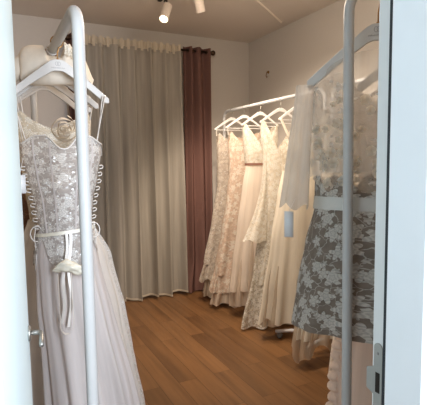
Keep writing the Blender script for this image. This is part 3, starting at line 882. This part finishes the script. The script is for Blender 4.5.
# ================================================================== RACKS ALONG THE RIGHT WALL (rail along Y at x = 2.35)
H_sm = make_hanger('', .215, .125, .024, .012, True, 'steel', gap=.078, rail=.016, taper=.8, mat='hanger')
RX = 2.35
slots = [(4.22, 'white hanger on the far rack, first from the mauve curtain', 0.02),
         (3.96, 'white hanger on the far rack, second from the mauve curtain', -.03),
         (3.66, 'white hanger on the far rack, third from the mauve curtain', .03),
         (3.33, 'white hanger on the far rack, fourth from the mauve curtain', -.02),
         (3.06, 'white hanger on the far rack, fifth from the mauve curtain, beside the sheer sleeve', .04),
         (2.50, 'white hanger seen dimly through the sheer sleeve and cape', -.02),
         (2.20, 'white hanger on the near wall rack, seen between the front pole and the door frame', .03)]
for k, (y, lab, rz) in enumerate(slots):
    t = H_sm if k == 0 else copy_tree(H_sm)
    t.location = (RX, y, RH - .066 - .016 + .004); t.rotation_euler = (0, 0, rz); t['label'] = lab
HT2 = RH - .078
TIP = HT2 - .125

def ruffle(prof, z0, z1, folds, amp, seed, mat, parent, name='ruffle_tier', rag=.03):
    r = random.Random(seed); p = [r.uniform(0, 6) for _ in range(3)]
    bot = lambda th: z1 + rag * .5 * (sin(3 * th + p[0]) + .7 * sin(7 * th + p[1]) + .5 * sin(12 * th + p[2]))  + rag * .5
    shell(prof, z0, bot, 200, 18, folds, amp, seed, z0 + .02, None, 2.2, 1, .9, 0, 18, .02).build(name, mat, parent)

# 1 taupe sequin lace
y, lab, rz = slots[0]
g = thing('bridal_gown', 'taupe sequin lace gown with tiered hem, first beside the mauve curtain', 'gown', (RX, y, 0), rz)
BP = [(1.83, .205, .03), (1.68, .19, .06), (1.45, .185, .065), (1.25, .19, .065), (.9, .26, .07), (.45, .36, .08)]
shell(BP, neck('round', 1.80, .10), .42, 130, 40, 7, .025, 41, 1.3).build('body', M['taupe_lace'], g)
ruffle([(.55, .33, .075), (.2, .42, .085)], .52, .22, 11, .045, 42, M['taupe_lace'], g)
ruffle([(.35, .34, .07), (.08, .38, .08)], .32, .07, 10, .045, 43, M['taupe_tulle'], g)
for s in (-1, 1): strap((s * .195, 0, TIP + .012), (s * .19, 0, 1.765), .005).build('strap', M['cord'], g)

# 2 peach lace with appliques
y, lab, rz = slots[1]
g = thing('bridal_gown', 'peach lace gown with ivory flowers and ruffled tiers, second from the mauve curtain', 'gown', (RX, y, 0), rz)
BP = [(1.83, .20, .03), (1.68, .19, .06), (1.4, .18, .065), (1.1, .22, .07), (.8, .28, .075), (.4, .36, .085)]
shell(BP, neck('round', 1.80, .12), .36, 130, 40, 7, .03, 51, 1.3).build('body', M['peach_lace'], g)
ruffle([(.5, .33, .08), (.2, .41, .085)], .48, .17, 11, .045, 52, M['peach_lace'], g)
ruffle([(.28, .34, .075), (.04, .40, .08)], .26, .03, 10, .05, 53, M['peach_tulle'], g)
for s in (-1, 1): strap((s * .195, 0, TIP + .012), (s * .188, 0, 1.765), .005).build('strap', M['cord'], g)

# 3 ivory V-neck with belt
y, lab, rz = slots[2]
g = thing('bridal_gown', 'ivory gown with V-neck lace bodice, thin rose brown belt and tulle skirt', 'gown', (RX, y, 0), rz)
BP = [(1.86, .205, .03), (1.74, .195, .07), (1.6, .18, .09), (1.47, .165, .08)]
shell(BP, neck('v', 1.85, .26), 1.47, 130, 34).build('bodice', M['ivory_lace'], g)
belt_band(BP, 1.475, .02, .005).build('belt', M['belt'], g)
SP = [(1.48, .165, .075), (1.25, .21, .085), (.9, .27, .095), (.5, .33, .10), (.3, .36, .105)]
shell(SP, 1.47, .27, 170, 44, 9, .034, 61, 1.45, None, 2.1, 1.0, 2.2).build('skirt', M['blush_tulle'], g)
shell([(z, a * .92, b * .9) for z, a, b in SP], 1.4, .12, 130, 34, 11, .04, 62, 1.4, None, 2.1).build('underskirt', M['peach_tulle'], g)
for s in (-1, 1): strap((s * .20, 0, TIP + .012), (s * .175, -.01, 1.81), .007, 0, 2.0).build('strap', M['ivory_lace'], g)

# 4 ivory lace with bell sleeves and train
y, lab, rz = slots[3]
g = thing('bridal_gown', 'ivory lace gown with deep V-neck, bell sleeve and glossy lace train touching the floor', 'gown', (RX, y, 0), rz)
BP = [(1.86, .21, .03), (1.72, .20, .07), (1.5, .175, .085), (1.3, .165, .08), (1.0, .19, .08), (.7, .22, .085), (.4, .27, .085)]
shell(BP, neck('v', 1.85, .42), .40, 140, 46, 7, .025, 71, 1.2).build('body', M['ivory_lace'], g)
ruffle([(.9, .23, .085), (.5, .29, .088), (.02, .41, .09)], .80, .02, 8, .06, 72, M['shiny_lace'], g, 'train')
for s in (-1, 1):
    sleeve((s * .175, -.01, 1.80), (s * .29, -.03, .80), .028, .115, 5, .012, 7 + s, 34, .45, pw=3.2, bow=-s * .06 if s > 0 else -.06).build('sleeve', M['ivory_lace'], g)
    strap((s * .195, 0, TIP + .012), (s * .185, -.005, 1.82), .008, 0, 2.0).build('strap', M['ivory_lace'], g)

# 5 cream strapless gown
y, lab, rz = slots[4]
g = thing('bridal_gown', 'cream strapless sweetheart gown with gathered bodice and full tulle skirt, left of the sheer sleeve', 'gown', (RX, y, 0), rz)
BP = [(1.72, .185, .085), (1.6, .18, .11), (1.48, .165, .10), (1.42, .16, .095)]
shell(BP, neck('sweet', 1.70, .05), 1.42, 130, 26, 24, .004, 81, 1.75).build('bodice', M['cream_lace'], g)
SP = [(1.43, .162, .09), (1.2, .22, .10), (.8, .30, .10), (.4, .37, .105), (.1, .42, .11)]
shell(SP, 1.42, lambda th: .16 + .03 * sin(4 * th) + .015 * sin(9 * th + 1), 180, 44, 10, .032, 82, 1.4, None, 2.1, 1.0, 1.5).build('skirt', M['cream_tulle'], g)
shell([(z, a * .96, b * .9) for z, a, b in SP], 1.3, .135, 130, 34, 11, .04, 83, 1.3, None, 2.1).build('underskirt', M['taupe_tulle'], g)
for s in (-1, 1): strap((s * .20, 0, TIP + .012), (s * .15, -.06, 1.68), .007, 0, 2.0).build('strap', M['ivory_satin'], g)

# 6 taupe tulle gown behind the short dress
y, lab, rz = slots[5]
g = thing('bridal_gown', 'pale tulle gown with ragged taupe hem showing beneath the short lace dress', 'gown', (RX - .04, y, 0), rz)
BP = [(1.84, .20, .03), (1.7, .19, .07), (1.45, .165, .085)]
shell(BP, neck('v', 1.83, .2), 1.44, 110, 26).build('bodice', M['ivory_lace'], g)
SP = [(1.45, .165, .075), (1.2, .22, .08), (.8, .31, .085), (.4, .38, .09), (.1, .42, .095)]
shell(SP, 1.44, .22, 170, 40, 10, .034, 92, 1.4, None, 2.1, 1.0, 2.2).build('skirt', M['cream_tulle'], g)
shell(SP, .6, lambda th: .10 + .05 * sin(5 * th) + .03 * sin(11 * th), 140, 20, 11, .05, 93, 1.3, None, 2.1).build('underskirt', M['taupe_tulle'], g)
for s in (-1, 1): strap((s * .195, 0, TIP + .012), (s * .18, -.01, 1.80), .006).build('strap', M['cord'], g)

# 7 white flower gown seen between pole and door frame
y, lab, rz = slots[6]
g = thing('bridal_gown', 'white gown with sewn-on flowers, seen between the right front pole and the door frame', 'gown', (RX, y, 0), rz)
BP = [(1.84, .20, .03), (1.68, .19, .08), (1.4, .165, .09)]
shell(BP, neck('v', 1.80, .18), 1.38, 110, 28).build('bodice', M['ivory_lace'], g)
SP = [(1.40, .165, .08), (1.1, .22, .085), (.6, .32, .09), (.08, .40, .095)]
shell(SP, 1.38, .08, 150, 36, 13, .04, 95, 1.4, None, 2.1).build('skirt', M['blush_tulle'], g)
rnd = random.Random(5)
for k in range(40):
    mb = MB()
    z = rnd.uniform(1.42, 1.74); th = rnd.uniform(pi, 2 * pi); a, b = rings(BP, z)
    c = Vector(((a + .004) * cos(th), (b + .004) * sin(th), z)); nrm = Vector((cos(th) / a, sin(th) / b, .2)).normalized(); q = Vector((0, 0, 1)).rotation_difference(nrm)
    R = rnd.uniform(.018, .034); a0 = rnd.uniform(0, 6)
    for p in range(5):
        an = a0 + p * 2 * pi / 5; vs = []
        for (rr, w_, hh) in ((0, .15, 0), (.45, .5, .25), (.8, .55, .4), (1.0, .25, .35)):
            for s in (-1, 0, 1):
                vs.append(c + q @ Vector((R * (rr * cos(an) - s * w_ * .95 * sin(an)), R * (rr * sin(an) + s * w_ * .95 * cos(an)), R * (hh * (1 + .5 * sin(3 * an)) - .16 * (s == 0) + .12 * s))))
        mb.add(vs, [(3 * i + j, 3 * i + j + 1, 3 * i + j + 4, 3 * i + j + 3) for i in range(3) for j in range(2)])
    mb.build('flower_applique', M['petal'], g)
for s in (-1, 1): strap((s * .195, 0, TIP + .012), (s * .18, -.01, 1.78), .006).build('strap', M['cord'], g)

# hook on the right wall
mb = MB(); Yh = 4.39
mb.lathe((X1, Yh, 2.52), [(.018, 0), (.018, .004), (.006, .006), (.005, .02), (0, .02)], 14, (-1, 0, 0))
mb.tube([(X1 - .016, Yh, 2.53), (X1 - .03, Yh, 2.50), (X1 - .034, Yh, 2.475), (X1 - .025, Yh, 2.46), (X1 - .014, Yh, 2.47)], .004, 8)
tag(mb.build('wall_hook', M['brass'], None), 'small dark wall hook above the far rack on the right wall', 'hook')

# ------------------------------------------------------------------ lights
def light(name, typ, loc, energy, rgb, target=None, size=.1, spot=None, parent=None, blend=.6):
    L = bpy.data.lights.new(name, typ); L.energy = energy; L.color = lin(*rgb)[:3]
    if typ == 'AREA': L.shape = 'RECTANGLE'; L.size, L.size_y = size if isinstance(size, tuple) else (size, size)
    else: L.shadow_soft_size = size
    if spot: L.spot_size = radians(spot); L.spot_blend = blend
    o = bpy.data.objects.new(name, L); COL.objects.link(o); o.location = loc
    if target is not None:
        d = Vector(target) - Vector(loc); o.rotation_euler = d.to_track_quat('-Z', 'Y').to_euler()
    return o
WARM = (255, 234, 210)
base = Vector((1.43, 3.35, ZC))
light('spot_lamp', 'SPOT', base + h1, 60, WARM, base + h1 + a1, .05, 75)
light('spot_lamp', 'SPOT', base + h2, 100, WARM, base + h2 + a2, .05, 80)
light('added_room_light', 'SPOT', (1.35, 2.5, ZC - .08), 165, WARM, (2.3, 3.3, 1.1), .06, 90)  # out-of-view spot added to brighten the wall-rack gowns, no fixture built
light('added_room_light', 'POINT', (1.3, 2.3, 2.55), 38, WARM, None, .25)  # added point light for general room ambience, no fixture built
light('hall_window_light', 'AREA', (.80, -.9, 1.75), 135, (232, 242, 255), (.15, 1.7, 1.25), (.7, 1.5))
W = bpy.data.worlds.new('world'); S.world = W; W.use_nodes = True
W.node_tree.nodes['Background'].inputs[0].default_value = lin(218, 228, 240); W.node_tree.nodes['Background'].inputs[1].default_value = .35

# ------------------------------------------------------------------ camera
cam = bpy.data.cameras.new('camera'); co = bpy.data.objects.new('camera', cam); COL.objects.link(co)
cam.sensor_fit = 'HORIZONTAL'; cam.sensor_width = 36; cam.lens = 445 / 427 * 36; cam.clip_start = .02
Rm = Matrix.Rotation(radians(-26.6), 4, 'Z') @ Matrix.Rotation(radians(90 - 5.2), 4, 'X') @ Matrix.Rotation(radians(-.8), 4, 'Z')
co.matrix_world = Matrix.Translation((0, 0, 1.5)) @ Rm
S.camera = co
S.view_settings.view_transform = 'Standard'
S.cycles.use_denoising = True
S.cycles.transparent_max_bounces = 24
S.cycles.max_bounces = 8
